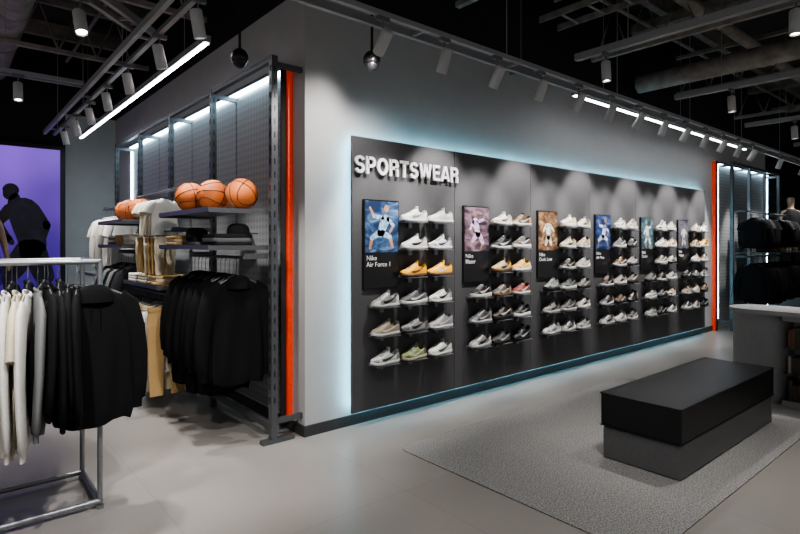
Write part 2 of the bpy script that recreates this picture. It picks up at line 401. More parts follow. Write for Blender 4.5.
for i in range(NP):
    p=empty('sneaker_display',(X0+i*PW,-.095,0))
    bx=MB(); k=0
    for r in range(6):
        z=1.69-.238*r
        for c in (range(1,3) if r<3 else range(3)):
            x=.285+.318*c + rnd(-.005,.005)
            bx.box(x-.125,x+.125,-.13,-.012,z-.006,z,0)
            bx.box(x-.02,x+.02,-.03,-.001,z-.05,z+.0,0)
            bx.box(x-.125,x+.125,-.012,-.001,z-.006,z+.02,0)
            sh=inst('sneaker',SM[[0,0,1,2,3,0,2,1][(i*5+k*3+r)%8] if i else [0,0,0,0,0,0,0,2,0,0,0,3,0,0,0][k]],p,(x,-.074,z+.0005),rnd(.02,.16))
            sh.scale=(1.06,1.1,1.22)
            so,up,ov,st=PAL[i][k]
            for q,cc in enumerate([so,up,ov,BK if up!=W else GR,W if up!=W else LG,st]):
                sh.material_slots[q].link='OBJECT'; sh.material_slots[q].material=smat(cc)
            k+=1
    bx.obj('shoe_shelves',[M['steel_l']],p)

# ------------------------------------------------------------------ garments
def hanger(b, w=.2, m=1):
    hk=[(0,0,.012)]+[( .014*math.sin(a), 0, -.002+.014*math.cos(a)) for a in [0,.8,1.6,2.4,3.1]]+[(0,0,-.035),(0,0,-.07)]
    b.tube(hk,.0028,m,6)
    b.tube([(-w,0,-.125),(-w*.5,0,-.092),(0,0,-.07),(w*.5,0,-.092),(w,0,-.125)],.008,m,6)
def drop(b):
    for v in b.v:
        if v.z<-.034: v.z-=.045
    return b
def top_garment(name, L=.66, W=.27, sleeve='long', hood=False, seed=0, thick=.05):
    rr=random.Random(seed); b=MB(); hanger(b)
    st=[(-.082,.085,.03),(-.095,.11,.035),(-.118,.16,.04),(-.15,.215,.045),(-.20,.235,.05)]
    for k in range(1,11):
        t=k/10; st.append((-.20-(L-.13)*t, W*(.88+.08*t)-(.02 if (sleeve=='long' and t>.95) else 0), thick*(1+.25*t)-(.01 if t>.95 else 0)))
    ph=rr.uniform(0,6); ph2=rr.uniform(0,6); n=44; rings=[]
    for z,w,t in st:
        v=min(1,max(0,(-z-.15)/.5)); rg=[]
        for j in range(n):
            a=2*pi*j/n; f=1+v*(.26*math.sin(5*a+ph+z*5)+.20*math.sin(9*a+ph2-z*6))
            x=w*math.copysign(abs(math.cos(a))**.85,math.cos(a)); y=t*math.sin(a)*f + v*.022*math.sin(x*16+ph)
            rg.append((x,y,z+ (.012*v*math.sin(3*a+ph2) if z<-.6 else 0)))
        rings.append(rg)
    b.loft(rings,0)
    for sgn in (-1,1):
        if sleeve=='long':
            sp=rr.uniform(.0,.05); dy=rr.uniform(-.05,.05)
            pts=[(sgn*.16,0,-.135),(sgn*.225,0,-.19),(sgn*(.262+sp*.4),dy*.3,-.30),(sgn*(.285+sp*.8),dy*.6,-.44),(sgn*(.285+sp),dy,-.57),(sgn*(.275+sp),dy*1.2,-.67),(sgn*(.27+sp),dy*1.2,-.685),(sgn*(.27+sp),dy*1.2,-.73)]
            rs=[.05,.075,.072,.064,.06,.058,.040,.038]
        elif sleeve=='short':
            pts=[(sgn*.15,0,-.13),(sgn*.22,0,-.18),(sgn*.275,0,-.26),(sgn*.30,0,-.34)]; rs=[.04,.07,.075,.08]
        else: continue
        b.tube(pts,rs,0,14,sy=.65)
    if hood:
        b.loft([[(.10*q*math.cos(2*pi*j/16),(.055*q)*math.sin(2*pi*j/16)-.025,z) for j in range(16)] for z,q in [(-.15,1.25),(-.11,1.2),(-.085,1.0),(-.07,.75),(-.062,.35)]],0)
        for s in (-1,1): b.tube([(s*.025,-.055,-.13),(s*.03,-.066,-.20),(s*.028,-.07,-.29)],.003,0,6)
    else:
        b.tube([( .075*math.cos(a), .034*math.sin(a), -.083+.012*math.sin(a)) for a in [2*pi*k/14 for k in range(15)]],.009,0,6)
    return drop(b)
def trousers(seed=0, L=.9):
    rr=random.Random(seed); b=MB(); hanger(b,.17); ph=rr.uniform(0,6)
    def rings(cx,z0,z1,w0,w1,t0,t1,k=9):
        R=[]
        for i in range(k+1):
            u=i/k; z=z0+(z1-z0)*u; w=w0+(w1-w0)*u; t=t0+(t1-t0)*u
            R.append([(cx + w*math.cos(2*pi*j/20), t*math.sin(2*pi*j/20)*(1+.15*u*math.sin(4*2*pi*j/20+ph))+.006*math.sin(z*20+ph), z) for j in range(20)])
        return R
    b.loft(rings(0,-.11,-.34,.185,.20,.03,.05,4),0)
    for s in (-1,1): b.loft(rings(s*.105,-.30,-.11-L,.095,.068,.05,.035),0)
    b.box(-.187,.187,-.032,.032,-.15,-.11,0)
    return b
G={}
for nm,kw in {'hoodie':dict(L=.70,hood=True,thick=.06),'sweat':dict(L=.66),'tee':dict(L=.66,sleeve='short',W=.25,thick=.035),'jacket':dict(L=.82,hood=True,W=.28,thick=.06)}.items():
    G[nm]=[top_garment(nm,seed=q*7+len(nm),**kw).mesh(nm+'_mesh%d'%q,[M['c_black'],M['steel']]) for q in range(3)]
G['pants']=[trousers(q).mesh('pants_mesh%d'%q,[M['c_black'],M['steel']]) for q in range(3)]
def garment(kind, cm, parent, loc, rot=0, sc=(1,1,1)):
    o=inst(kind, random.choice(G[kind]), parent, loc, rot); o.scale=sc
    o.material_slots[0].link='OBJECT'; o.material_slots[0].material=M[cm]; return o
def row_of(name, items, along, start, end, n, z, fixed, jit=.12, base_rot=0, sc=(1,1,1)):
    p=empty(name,(0,0,0)); 
    for k in range(n):
        t=start+(end-start)*(k+.5)/n
        kind,cm=items[k%len(items)]
        loc=(t,fixed,z) if along=='x' else (fixed,t,z)
        rot=(pi/2 if along=='x' else 0)+rnd(-jit,jit)+base_rot
        s=(sc[0]*rnd(.96,1.03),sc[1]*rnd(.85,1.1),sc[2]*rnd(.95,1.04))
        garment(kind,cm,p,loc,rot,s)
    return p

# ------------------------------------------------------------------ left wall shelving
PY=[.05,1.24,2.43,3.62,4.81]
un=empty('garment_shelving_unit',(0,0,0))
b=MB()
for k,y in enumerate(PY):
    b.box(-.27,-.22,y-.025,y+.025,.0,2.92)
    b.box(-.22,0,y-.015,y+.015,2.84,2.88); b.box(-.22,0,y-.015,y+.015,.14,.18)
    if k==0: b.box(-.34,-.08,y-.03,y+.03,0,.03)
    for zz in [.3+.1*i for i in range(26)]:
        b.box(-.2745,-.2695,y-.006,y+.006,zz,zz+.045,1)
        b.box(-.251,-.239,y-.0255,y-.0245,zz,zz+.045,1)
b.box(-.265,-.225,PY[0],PY[-1],2.88,2.92); b.box(-.265,-.225,PY[0],PY[-1],.10,.14)
b.obj('uprights',[M['steel'],M['black']],un)
b=MB()
for k in range(4): b.box(-.02,-.003,PY[k]+.25*(k==0)+.01,PY[k+1]-.01,.12,2.86)
b.obj('patterned_back_panels',[M['perf']],un)
MB().box(-.075,-.003,.28,4.85,2.90,2.93,1).box(-.07,-.01,.28,4.85,2.888,2.90,0).obj('led_canopy',[M['ledc'],M['steel']],un)
MB().box(-.05,-.02,4.86,4.875,.2,2.9).obj('led_side_strip',[M['ledc']],un)
MB().box(-.040,0,.193,.222,.09,2.93).obj('orange_trim_panel',[M['orange']],None)
MB().box(-.085,0,.224,.24,.06,2.94).obj('trim_1',[M['backing']])
b=MB()
def shelf(y0,y1,z,x0=-.72,x1=-.27):
    b.box(x0,x1,y0,y1,z-.012,z); b.box(x0-.008,x0,y0,y1,z-.03,z+.004)
    for y in (y0,y1-.012): b.box(x0,x1,y,y+.012,z-.035,z-.012)
def bar(y0,y1,z,x=-.5):
    b.tube([(x,y0,z),(x,y1,z)],.012,0,10)
    for y in (y0+.01,y1-.01): b.box(x,-.27,y-.006,y+.006,z-.012,z+.03)
e=.03
shelf(PY[0]+e,PY[1]-e,1.76); shelf(PY[0]+e,PY[1]-e,1.49); bar(PY[0]+e,PY[1]-e,1.40,-.46)
bar(PY[1]+e,PY[2]-e,1.98,-.60); bar(PY[1]+e,PY[2]-e,1.62,-.60); shelf(PY[1]+e,PY[2]-e,1.13); bar(PY[1]+e,PY[2]-e,1.05,-.62)
shelf(PY[2]+e,PY[3]-e,1.76); shelf(PY[2]+e,PY[3]-e,1.49); bar(PY[2]+e,PY[3]-e,1.40)
bar(PY[3]+e,PY[4]-e,1.98,-.42); shelf(PY[3]+e,PY[4]-e,1.13); bar(PY[3]+e,PY[4]-e,1.05)
b.obj('shelves_and_bars',[M['steel']],un)
row_of('black_hoodies_on_hangers',[('hoodie','c_black'),('sweat','c_black'),('hoodie','c_black'),('jacket','c_black')],'y',PY[0]+.10,PY[1]-.1,12,1.388,-.46,jit=.2,sc=(.78,.8,1.12))
p=empty('white_tops_on_hangers',(0,0,0))
for k in range(5): garment('tee','c_white' if k%2==0 else 'c_cream',p,(-.60,1.48+.11*k,1.968),.45+rnd(-.1,.1),(.60,.5,.50))
p=empty('tan_trousers_on_hangers',(0,0,0))
for k in range(7): garment('pants','c_tan' if k%3 else 'c_cream',p,(-.60,1.46+.10*k,1.608),.35+rnd(-.12,.12),(.62,.5,.38))
row_of('tan_trousers_on_lower_hangers',[('pants','c_tan'),('tee','c_white'),('pants','c_cream'),('sweat','c_white'),('pants','c_tan')],'y',PY[1]+.06,PY[2]-.1,13,1.038,-.62,jit=.2,sc=(.86,.5,.9))
row_of('dark_sweatshirts_on_hangers',[('sweat','c_char'),('sweat','c_black'),('hoodie','c_grey')],'y',PY[2]+.1,PY[3]-.1,9,1.388,-.5,sc=(.9,1,1))
row_of('cream_shirts_on_hangers',[('tee','c_white'),('tee','c_white'),('sweat','c_white'),('tee','c_cream')],'y',PY[3]+.1,PY[4]-.1,9,1.968,-.42,jit=.3,sc=(.66,.7,1.0))
row_of('cream_trousers_on_hangers',[('pants','c_cream'),('tee','c_white')],'y',PY[3]+.1,PY[4]-.1,8,1.038,-.5,sc=(.95,1,.85))

def folded(name, loc, cols, n=4, w=.26, d=.30, rot=0):
    b=MB(); z=0
    for k in range(n):
        h=rnd(.022,.03); rings=[]
        ox=rnd(-.006,.006); 
        for zz,q in [(0,.97),(h*.25,1),(h*.75,1),(h,.96)]:
            rg=[]
            for j in range(24):
                a=2*pi*j/24; cx=math.copysign(abs(math.cos(a))**.25,math.cos(a)); cy=math.copysign(abs(math.sin(a))**.25,math.sin(a))
                rg.append((ox+w/2*q*cx,d/2*q*cy,z+zz+.002*math.sin(5*a+k)))
            rings.append(rg)
        b.loft(rings,k%len(cols)); z+=h+.001
    return b.obj(name,[M[c] for c in cols],None,loc,rot)
folded('folded_clothes_stack',(-.50,.30,1.4925),['c_char','c_grey'],3,.3,.28)
folded('folded_clothes_stack',(-.52,.62,1.4925),['c_grey','c_char'],2,.3,.24)
folded('folded_clothes_stack',(-.56,.98,1.4925),['c_tan','c_cream'],3,.3,.28)
for y,c in [(2.65,['c_white','c_cream']),(3.0,['c_tan']),(3.35,['c_grey','c_white'])]:
    folded('folded_clothes_stack',(-.50,y,1.4925),c,4,.3,.28)
for y,c in [(1.5,['c_tan','c_cream']),(1.85,['c_cream']),(2.2,['c_white'])]:
    folded('folded_clothes_stack',(-.56,y,1.1325),c,3,.3,.28)
cap=MB()
cap.loft([[( .085*q*math.cos(2*pi*j/20), .085*q*math.sin(2*pi*j/20), z) for j in range(20)] for z,q in [(0,1),(.02,1.0),(.045,.95),(.065,.8),(.078,.5),(.082,.05)]],0)
cap.add([(-.05,-.07,.006),(-.05,.07,.006),(-.12,.06,.0),(-.15,.03,-.0),(-.155,0,0),(-.15,-.03,-.0),(-.12,-.06,.0),(-.05,-.07,.012),(-.05,.07,.012),(-.12,.06,.006),(-.15,.03,.006),(-.155,0,.006),(-.15,-.03,.006),(-.12,-.06,.006)],[(0,1,2,3,4,5,6),(13,12,11,10,9,8,7),(6,13,7,0),(1,8,9,2),(2,9,10,3),(3,10,11,4),(4,11,12,5),(5,12,13,6)],0)
capm=cap.mesh('cap_mesh',[M['c_char']])
for l,r in [((-.42,.28,1.577),2.2),((-.60,.66,1.549),1.2)]:
    inst('baseball_cap',capm,None,l,r)

# basketballs
def ball_mesh():
    b=MB(); R=.12; b.sphere((0,0,0),R,0,36,24)
    def ring(fn,n=48): b.tube([fn(2*pi*k/n) for k in range(n+1)],.0032,1,6,cap=False)
    q=R*1.001
    ring(lambda a:(q*math.cos(a),q*math.sin(a),0)); ring(lambda a:(0.0001,q*math.cos(a),q*math.sin(a)))
    for s in (-1,1):
        def fn(a,s=s):
            return Vector((s*(.55+.22*math.cos(2*a)),.75*math.cos(a),.75*math.sin(a))).normalized()*q
        ring(fn)
    return b.mesh('basketball_mesh',[M['ball'],M['seam']])
bm=ball_mesh()
for l in [(-.40,.26,1.883),(-.53,.50,1.883),(-.60,.80,1.883),(-.38,.84,1.883),(-.50,2.66,1.883),(-.53,2.95,1.883),(-.5,3.25,1.883)]:
    o=inst('basketball',bm,None,l); o.rotation_euler=(rnd(0,3),rnd(0,3),rnd(0,3)); 

# ------------------------------------------------------------------ foreground rack
RX0,RX1,RY0,RY1=-3.1,-1.47,-.24,.27
rk=empty('clothing_rack',(0,0,0)); b=MB()
def T(p,q,r=.014): b.tube([p,q],r,0,10)
for x in (RX0,RX1):
    for y in (RY0,RY1):
        T((x,y,.03),(x,y,1.41))
    T((x,RY0-.0,.04),(x,RY1+.0,.04),.016); T((x,RY0,1.40),(x,RY1,1.40)); T((x,RY0,.62),(x,RY1,.62),.01)
    for y in (RY0,RY1): b.cyl((x,y),.02,0,.02,0,12)
for y in (RY0,RY1):
    T((RX0,y,.04),(RX1,y,.04),.016); T((RX0,y,1.40),(RX1,y,1.40))
b.obj('tubular_frame',[M['steel_l']],rk)
p=empty('sweatshirts_on_hangers',(0,0,0))
n=26
for k in range(n):
    x=-2.75+(1.19)*(k+.5)/n
    if x<-1.775: kind,cm,zz=(['sweat','tee','sweat'][k%3], ['c_white','c_cream','c_white'][k%3],1.19)
    elif x<-1.745: kind,cm,zz='sweat','c_grey',1.1
    else: kind,cm,zz='sweat','c_black',.98+.08*(k%2)
    garment(kind,cm,p,(x,RY0,1.388),pi/2-.12+rnd(-.10,.10),(.98+.06*(k%3),.5,zz))
p=empty('black_hoodie_on_hanger',(0,0,0))
garment('hoodie','c_black',p,(-1.50,RY0-.0,1.388),.0,(.80,.9,1.10))
garment('sweat','c_black',p,(-1.585,RY0,1.388),.75,(.85,.8,1.04))
p=empty('dark_hoodies_on_hangers',(0,0,0))
for k in range(14):
    garment('sweat','c_black' if k>3 else 'c_char',p,(-2.7+1.15*(k+.5)/14,RY1,1.388),pi/2-.2+rnd(-.15,.15),(.9,.6,.98))

# ------------------------------------------------------------------ bench
bn=empty('upholstered_bench',(0,0,0))
BX0,BX1,BY0,BY1=1.37,3.18,-2.245,-1.70
ZT=.462
MB().box(BX0+.012,BX1-.012,BY0+.012,BY1-.012,.008,.225).obj('plinth_base',[M['benchbase']],bn,bevel=.01)
MB().box(BX0+.02,BX1-.02,BY0+.02,BY1-.02,.225,.235).obj('shadow_gap',[M['black']],bn)
cb=MB()
nx,ny=28,12
def crown(u,v): return .010*(1-abs(2*u-1)**4)*(1-abs(2*v-1)**4)
vs=[];fs=[]
for i in range(nx+1):
    for j in range(ny+1):
        u=i/nx;v=j/ny; vs.append((BX0+(BX1-BX0)*u,BY0+(BY1-BY0)*v,ZT+crown(u,v)))
for i in range(nx):
    for j in range(ny): q=i*(ny+1)+j; fs.append((q,q+ny+1,q+ny+2,q+1))
cb.box(BX0,BX1,BY0,BY1,.235,ZT)
cb.f.pop(1); cb.m.pop(1); cb.sm.pop(1)
cb.add(vs,fs,0,True)
me=cb.mesh('cushion',[M['leather']])
t=bmesh.new(); t.from_mesh(me); bmesh.ops.remove_doubles(t,verts=t.verts,dist=.0005); t.to_mesh(me); t.free()
inst('cushion',me,bn,bevel=.012)
pp=MB()
for z in (ZT-.002,.238):
    pp.tube([(BX0-.001,BY0-.001,z),(BX1+.001,BY0-.001,z),(BX1+.001,BY1+.001,z),(BX0-.001,BY1+.001,z),(BX0-.001,BY0-.001,z)],.004,0,6)
pp.obj('piping',[M['leather']],bn)

def rrect(x0,x1,y0,y1,r,n=10):
    P=[]
    for cx,cy,a0 in [(x1-r,y1-r,0),(x0+r,y1-r,pi/2),(x0+r,y0+r,pi),(x1-r,y0+r,1.5*pi)]:
        for k in range(n+1): a=a0+pi/2*k/n; P.append((cx+r*math.cos(a),cy+r*math.sin(a)))
    return P
R=rrect(.40,3.70,-2.50,-.64,.10)
MB().loft([[(x,y,z) for x,y in R] for z in (0.0005,.007)],0,False).obj('area_rug',[M['rug']])

# ------------------------------------------------------------------ counter
ct=empty('service_counter',(0,0,0))
def stad(cx,r,y0,y1,z,n=20):
    P=[(cx+r*math.cos(pi*k/n),y1+r*math.sin(pi*k/n)) for k in range(n+1)]+[(cx+r*math.cos(pi+pi*k/n),y0+r*math.sin(pi+pi*k/n)) for k in range(n+1)]
    return [(x,y,z) for x,y in P]
cxx=4.03
MB().loft([stad(cxx,.285,-3.4,-1.92,z) for z in (.835,.875)],0,True).obj('worktop',[M['countertop']],ct,bevel=.006)
MB().cyl((cxx,-1.92),.25,.0,.835,0,48).cyl((cxx,-3.4),.25,0,.835,0,48).box(cxx+.0,cxx+.245,-3.4,-1.92,0,.835).box(cxx-.235,cxx,-3.2,-2.14,0,.05).box(cxx-.235,cxx,-3.2,-2.14,.785,.835).obj('body',[M['counter']],ct)
b=MB()
for z in (.05,.29,.53): b.box(cxx-.23,cxx,-3.18,-2.15,z,z+.014)
b.box(cxx-.23,cxx,-2.68,-2.665,.064,.785)
b.obj('inner_shelves',[M['steel']],ct)
b=MB()
for z in (.0645,.3045,.5445):
    for y0 in (-2.64,-3.16):
        y=y0
        while y<y0+.44:
            w=rnd(.02,.05); h=rnd(.13,.19); b.box(cxx-.20,cxx-.03,y,y+w,z,z+h,random.choice([0,1,2,3])); y+=w+.003
b.obj('catalogues',[mat('cat_a',(.3,.25,.19)),mat('cat_b',(.08,.06,.045)),mat('cat_c',(.38,.36,.33)),mat('cat_d',(.16,.08,.05))],ct)

# ------------------------------------------------------------------ right fixture
ru=empty('hanging_rail_fixture',(0,0,0)); b=MB()
for x in (8.25,9.1,9.95,10.8):
    b.box(x-.025,x+.025,-.27,-.22,0,2.92)
    b.box(x-.015,x+.015,-.22,0,2.84,2.88); b.box(x-.015,x+.015,-.22,0,.14,.18)
b.box(8.25,10.8,-.265,-.225,2.88,2.92)
for z in (2.06,1.28):
    b.tube([(8.27,-.45,z),(10.78,-.45,z)],.012,0,10)
    for x in (8.28,9.1,9.95,10.77): b.box(x-.006,x+.006,-.45,-.22,z-.01,z+.02)
b.box(8.27,10.78,-.68,-.27,1.34,1.352)
b.obj('frame',[M['steel']],ru)
MB().box(8.2,10.8,-.02,-.003,.12,2.86).obj('patterned_back_panels',[M['perf']],ru)
MB().box(8.2,10.8,-.075,-.003,2.90,2.93,1).box(8.2,10.8,-.07,-.01,2.888,2.90,0).box(8.19,8.2,-.05,-.02,.2,2.88,0).box(10.815,10.83,-.05,-.02,.2,2.88,0).obj('led_canopy',[M['ledc'],M['steel']],ru)
MB().box(8.055,8.09,-.05,0,.0,2.93).obj('orange_trim_panel',[M['orange']])
MB().box(8.095,8.115,-.07,0,.0,2.94).obj('trim_2',[M['backing']])
row_of('black_tops_on_hangers',[('tee','c_black'),('sweat','c_black'),('tee','c_char')],'x',8.6,10.7,16,2.048,-.45,base_rot=-.3,sc=(.8,.8,.80))
row_of('black_jackets_on_hangers',[('sweat','c_black'),('hoodie','c_black')],'x',8.6,10.7,17,1.268,-.45,base_rot=-.3,sc=(.9,.8,1))
for x,c in [(9.3,['c_char','c_olive']),(9.7,['c_olive']),(10.1,['c_grey']),(10.5,['c_tan','c_grey'])]:
    folded('folded_clothes_stack',(x,-.47,1.3535),c,3,.28,.3)
pw=empty('wall_poster',(11.0,.295,1.35))
MB().box(0,1.9,-.03,0,0,1.55).obj('board',[M['black']],pw)
MB().box(.03,1.87,-.033,-.0305,.03,1.52).obj('print',[poster_mat(9,(.01,.01,.015),(.035,.04,.055),(.12,.12,.14))],pw)
fb=MB()
limbf(fb,(.95,1.0),(.95,.35),.26,.20,1); limbf(fb,(.72,1.05),(.45,.65),.10,.07,1); limbf(fb,(1.18,1.05),(1.5,.8),.10,.07,1); limbf(fb,(.45,.65),(.6,.35),.06,.04,0); limbf(fb,(.95,1.30),(.95,1.36),.10,.11,0)
for v in fb.v: v.y-=.009
fb.obj('printed_athlete',[mat('wp_skin',(.2,.12,.08)),mat('wp_kit',(.05,.05,.06),scale=20,var=.5)],pw)

# ------------------------------------------------------------------ mannequins
def mannequin(name, loc, rot, skin, top, trim, bare=False):
    p=empty(name,loc,rot)
    J=dict(pel=((0,0,.98),.13),wst=((0,0,1.12),.115),chs=((0,-.01,1.32),.14),shc=((0,0,1.45),.085),nck=((0,0,1.54),.052),jaw=((0,-.02,1.63),.07),hd=((0,-.005,1.71),.085),crn=((0,0,1.77),.055))
    for s,n in ((-1,'l'),(1,'r')):
        J['sh'+n]=((s*.17,0,1.44),.062)
        J['el'+n]=((s*.25,.02,1.17),.042); J['wr'+n]=((s*.27,-.06,.94),.028); J['hn'+n]=((s*.27,-.08,.86),.034); J['fg'+n]=((s*.265,-.095,.79),.014)
        J['hp'+n]=((s*.10,0,.92),.10)
        J['kn'+n]=((s*.11,-.03 if s>0 else .0,.50),.058); J['ca'+n]=((s*.115,.02,.36),.056); J['an'+n]=((s*.12,.02,.09),.036); J['to'+n]=((s*.13,-.15,.035),.03)
    E=[('pel','wst'),('wst','chs'),('chs','shc'),('shc','nck'),('nck','jaw'),('jaw','hd'),('hd','crn')]
    for n in 'lr': E+=[('shc','sh'+n),('sh'+n,'el'+n),('el'+n,'wr'+n),('wr'+n,'hn'+n),('hn'+n,'fg'+n),('pel','hp'+n),('hp'+n,'kn'+n),('kn'+n,'ca'+n),('ca'+n,'an'+n),('an'+n,'to'+n)]
    ks=list(J); me=bpy.data.meshes.new('body'); me.from_pydata([J[k][0] for k in ks],[(ks.index(a),ks.index(c)) for a,c in E],[])
    o=inst('body',me,p); md=o.modifiers.new('skin','SKIN'); md.use_smooth_shade=True
    for i,k in enumerate(ks):
        r=J[k][1]; sv=me.skin_vertices[0].data[i]; sv.radius=(r,r*(.75 if k in('pel','wst','chs','shc') else 1)); sv.use_root=(k=='pel')
    o.modifiers.new('sub','SUBSURF').levels=2; o.modifiers['sub'].render_levels=2
    me.materials.append(skin)
    b=MB()
    st=[(1.50,.09,.07),(1.47,.15,.10),(1.42,.20,.125),(1.32,.195,.15),(1.15,.18,.14),(1.0,.19,.145),(.88,.20,.15)]
    b.loft([[(w*math.cos(2*pi*j/28),t*math.sin(2*pi*j/28)*(1+.05*math.sin(6*pi*j/14+z*9)),z) for j in range(28)] for z,w,t in st],0)
    b.loft([[(w*math.cos(2*pi*j/28),t*math.sin(2*pi*j/28),z) for j in range(28)] for z,w,t in [(.93,.206,.156),(.90,.207,.157)]],1)
    b.loft([[(w*math.cos(2*pi*j/28),t*math.sin(2*pi*j/28),z) for j in range(28)] for z,w,t in [(1.475,.15,.104),(1.50,.095,.075),(1.515,.085,.07)]],1)
    b.obj('shirt',[top,trim],p)
    b=MB()
    for s in (-1,1):
        b.loft([[(s*x+r*math.cos(2*pi*j/20),r*math.sin(2*pi*j/20),z) for j in range(20)] for z,x,r in [(.98,.09,.115),(.85,.10,.118),(.62,.115,.11)]+([(.2,.12,.085)] if not bare else [])],0)
    b.obj('shorts' if bare else 'track_pants',[top],p)
    return p
def plinth(loc,h,w=.7):
    MB().box(-w/2,w/2,-w/2,w/2,0,h).box(-w/2+.03,w/2-.03,-w/2+.03,w/2-.03,h,h+.008).obj('display_plinth',[M['greyen']],None,loc,bevel=.006)
plinth((-1.78,4.9,0),.35); mannequin('dressed_mannequin',(-1.78,4.9,.36),.25,M['mann_t'],M['c_purple'],M['c_gold'],True)
plinth((11.6,-.25,0),.72); mannequin('jacket_mannequin',(11.6,-.25,.73),-.75,M['mann_t'],M['c_black'],M['c_char'])

# ------------------------------------------------------------------ ceiling services
cs=empty('ceiling_beams',(0,0,0)); b=MB()
for y in (-6,-4.6,-3.2,-1.8,-.5,1.0,2.6,4.2,5.6):
    b.box(-6,0 if y>0 else 15,y-.05,y+.05,4.5,4.7)
for x in (-4,-2,0.6,2.9,5.2,7.5,9.8,12.1,14.4):
    b.box(x-.09,x+.09,-7,-.02 if x>0 else 6,4.40,4.52)
b.obj('joists',[M['duct']],cs)
dk=empty('ventilation_duct',(0,0,0)); b=MB()
for pts,r in [([(-1.6,-7,3.98),(-1.6,5.9,3.98)],.17),([(1.2,-2.6,4.03),(14.5,-2.6,4.03)],.20),([(2,-1.2,4.15),(14,-1.2,4.15)],.07),([(5.2,-7,3.7),(5.2,-.1,3.7)],.12)]:
    b.tube(pts,r,0,24)
    P,Q=Vector(pts[0]),Vector(pts[1]); L=(Q-P).length
    for k in range(int(L/1.2)):
        c=P+(Q-P)*((k+.5)*1.2/L); d=(Q-P).normalized(); b.tube([c-d*.02,c+d*.02],r*1.05,0,24)
b.obj('pipes',[M['duct']],dk)
b=MB()
for x in (1.6,4.0,6.4,8.8):
    for z in (3.75,4.3): b.box(x-.03,x+.03,-6.8,-.1,z,z+.05)
    for k in range(17):
        y=-6.8+k*.39
        b.tube([(x,y,3.78),(x,y+.195,4.32),(x,y+.39,3.78)],.014,0,6)
for y in (1.8,3.8):
    for z in (3.75,4.3): b.box(-5.5,-.1,y-.03,y+.03,z,z+.05)
    for k in range(13):
        x=-5.5+k*.40
        b.tube([(x,y,3.78),(x+.2,y,4.32),(x+.4,y,3.78)],.014,0,6)
for y,z in ((-1.9,4.37),(-2.05,4.37),(-3.8,4.37),(-.35,4.37)): b.tube([(-3,y,z),(14.5,y,z)],.022,0,8)
for x in (-3,-2.6,-.7,3.2,8.2,10.9): b.tube([(x,-7,4.28),(x,-.1 if x>0 else 5.9,4.28)],.022,0,8)
for x in (2.9,):
    b.box(x,x+.02,-7,-.1,3.95,4.02); b.box(x+.35,x+.37,-7,-.1,3.95,4.02)
    for k in range(22): b.box(x,x+.37,-6.9+k*.31,-6.87+k*.31,3.95,3.96)
b.obj('ceiling_truss_and_conduits',[M['duct']])

def ladder(name, a, c, sep, z, w=.018, h=.035):
    b=MB(); a=Vector(a); c=Vector(c); d=(c-a).normalized(); n=Vector((-d.y,d.x,0)); L=(c-a).length
    def bx(p,q,w,z0,z1,m=0):
        d2=(q-p).normalized(); n2=Vector((-d2.y,d2.x,0))*w
        vs=[p-n2,q-n2,q+n2,p+n2]; vs=[(v.x,v.y,z0) for v in vs]+[(v.x,v.y,z1) for v in vs]
        b.add(vs,[(3,2,1,0),(4,5,6,7),(0,1,5,4),(1,2,6,5),(2,3,7,6),(3,0,4,7)],m)
    bx(a,c,w,z,z+h)
    if sep:
        bx(a+n*sep,c+n*sep,w,z+.0,z+h+.02)
        k=.3
        while k<L: bx(a+d*k,a+d*k+n*sep,.012,z+.01,z+.03); k+=1.1
    k=.5
    while k<L:
        p=a+d*k; b.tube([(p.x,p.y,z+.03),(p.x,p.y,4.5)],.004,0,6); k+=1.8
    return b.obj(name,[M['trackw']])
ladder('fill_track_rail',(-.9,-.85,0),(14,-.85,0),.16,3.02)
for x in (2.35,4.46,6.8,9.2): ladder('fill_track_rail',(x,-.9,0),(x,-6.5,0),.0,3.2,.03,.06)
ladder('fill_track_rail',(-.9,-.6,0),(-.9,5.6,0),.12,3.08)
ladder('fill_track_rail',(-.95,.95,0),(-3.6,-1.7,0),.12,3.15)
ladder('fill_track_rail',(-4,2.6,0),(-1.05,2.6,0),.12,3.12)
ladder('fill_track_rail',(-2.1,2.8,0),(-2.1,5.6,0),.0,3.12)
ladder('fill_track_rail',(-3.2,-2.4,0),(1.6,-2.4,0),.0,3.2)  # added rail above the view, only carries the fill spots
ll=MB().box(-.675,-.625,.3,5.1,3.0,3.05,0).box(-.667,-.633,.32,5.08,2.992,3.0,1)
for y in (.8,2.6,4.6): ll.tube([(-.65,y,3.05),(-.65,y,4.5)],.003,0,6)
ll.obj('linear_pendant_light',[M['trackw'],M['ledw']])
l2=MB().box(2.9,8.0,-.56,-.50,3.06,3.10,0).box(2.92,7.98,-.55,-.51,3.054,3.06,1)
for x in (3.5,5.5,7.5): l2.tube([(x,-.53,3.10),(x,-.53,4.5)],.003,0,6)
l2.obj('linear_pendant_light',[M['trackw'],M['ledw']])

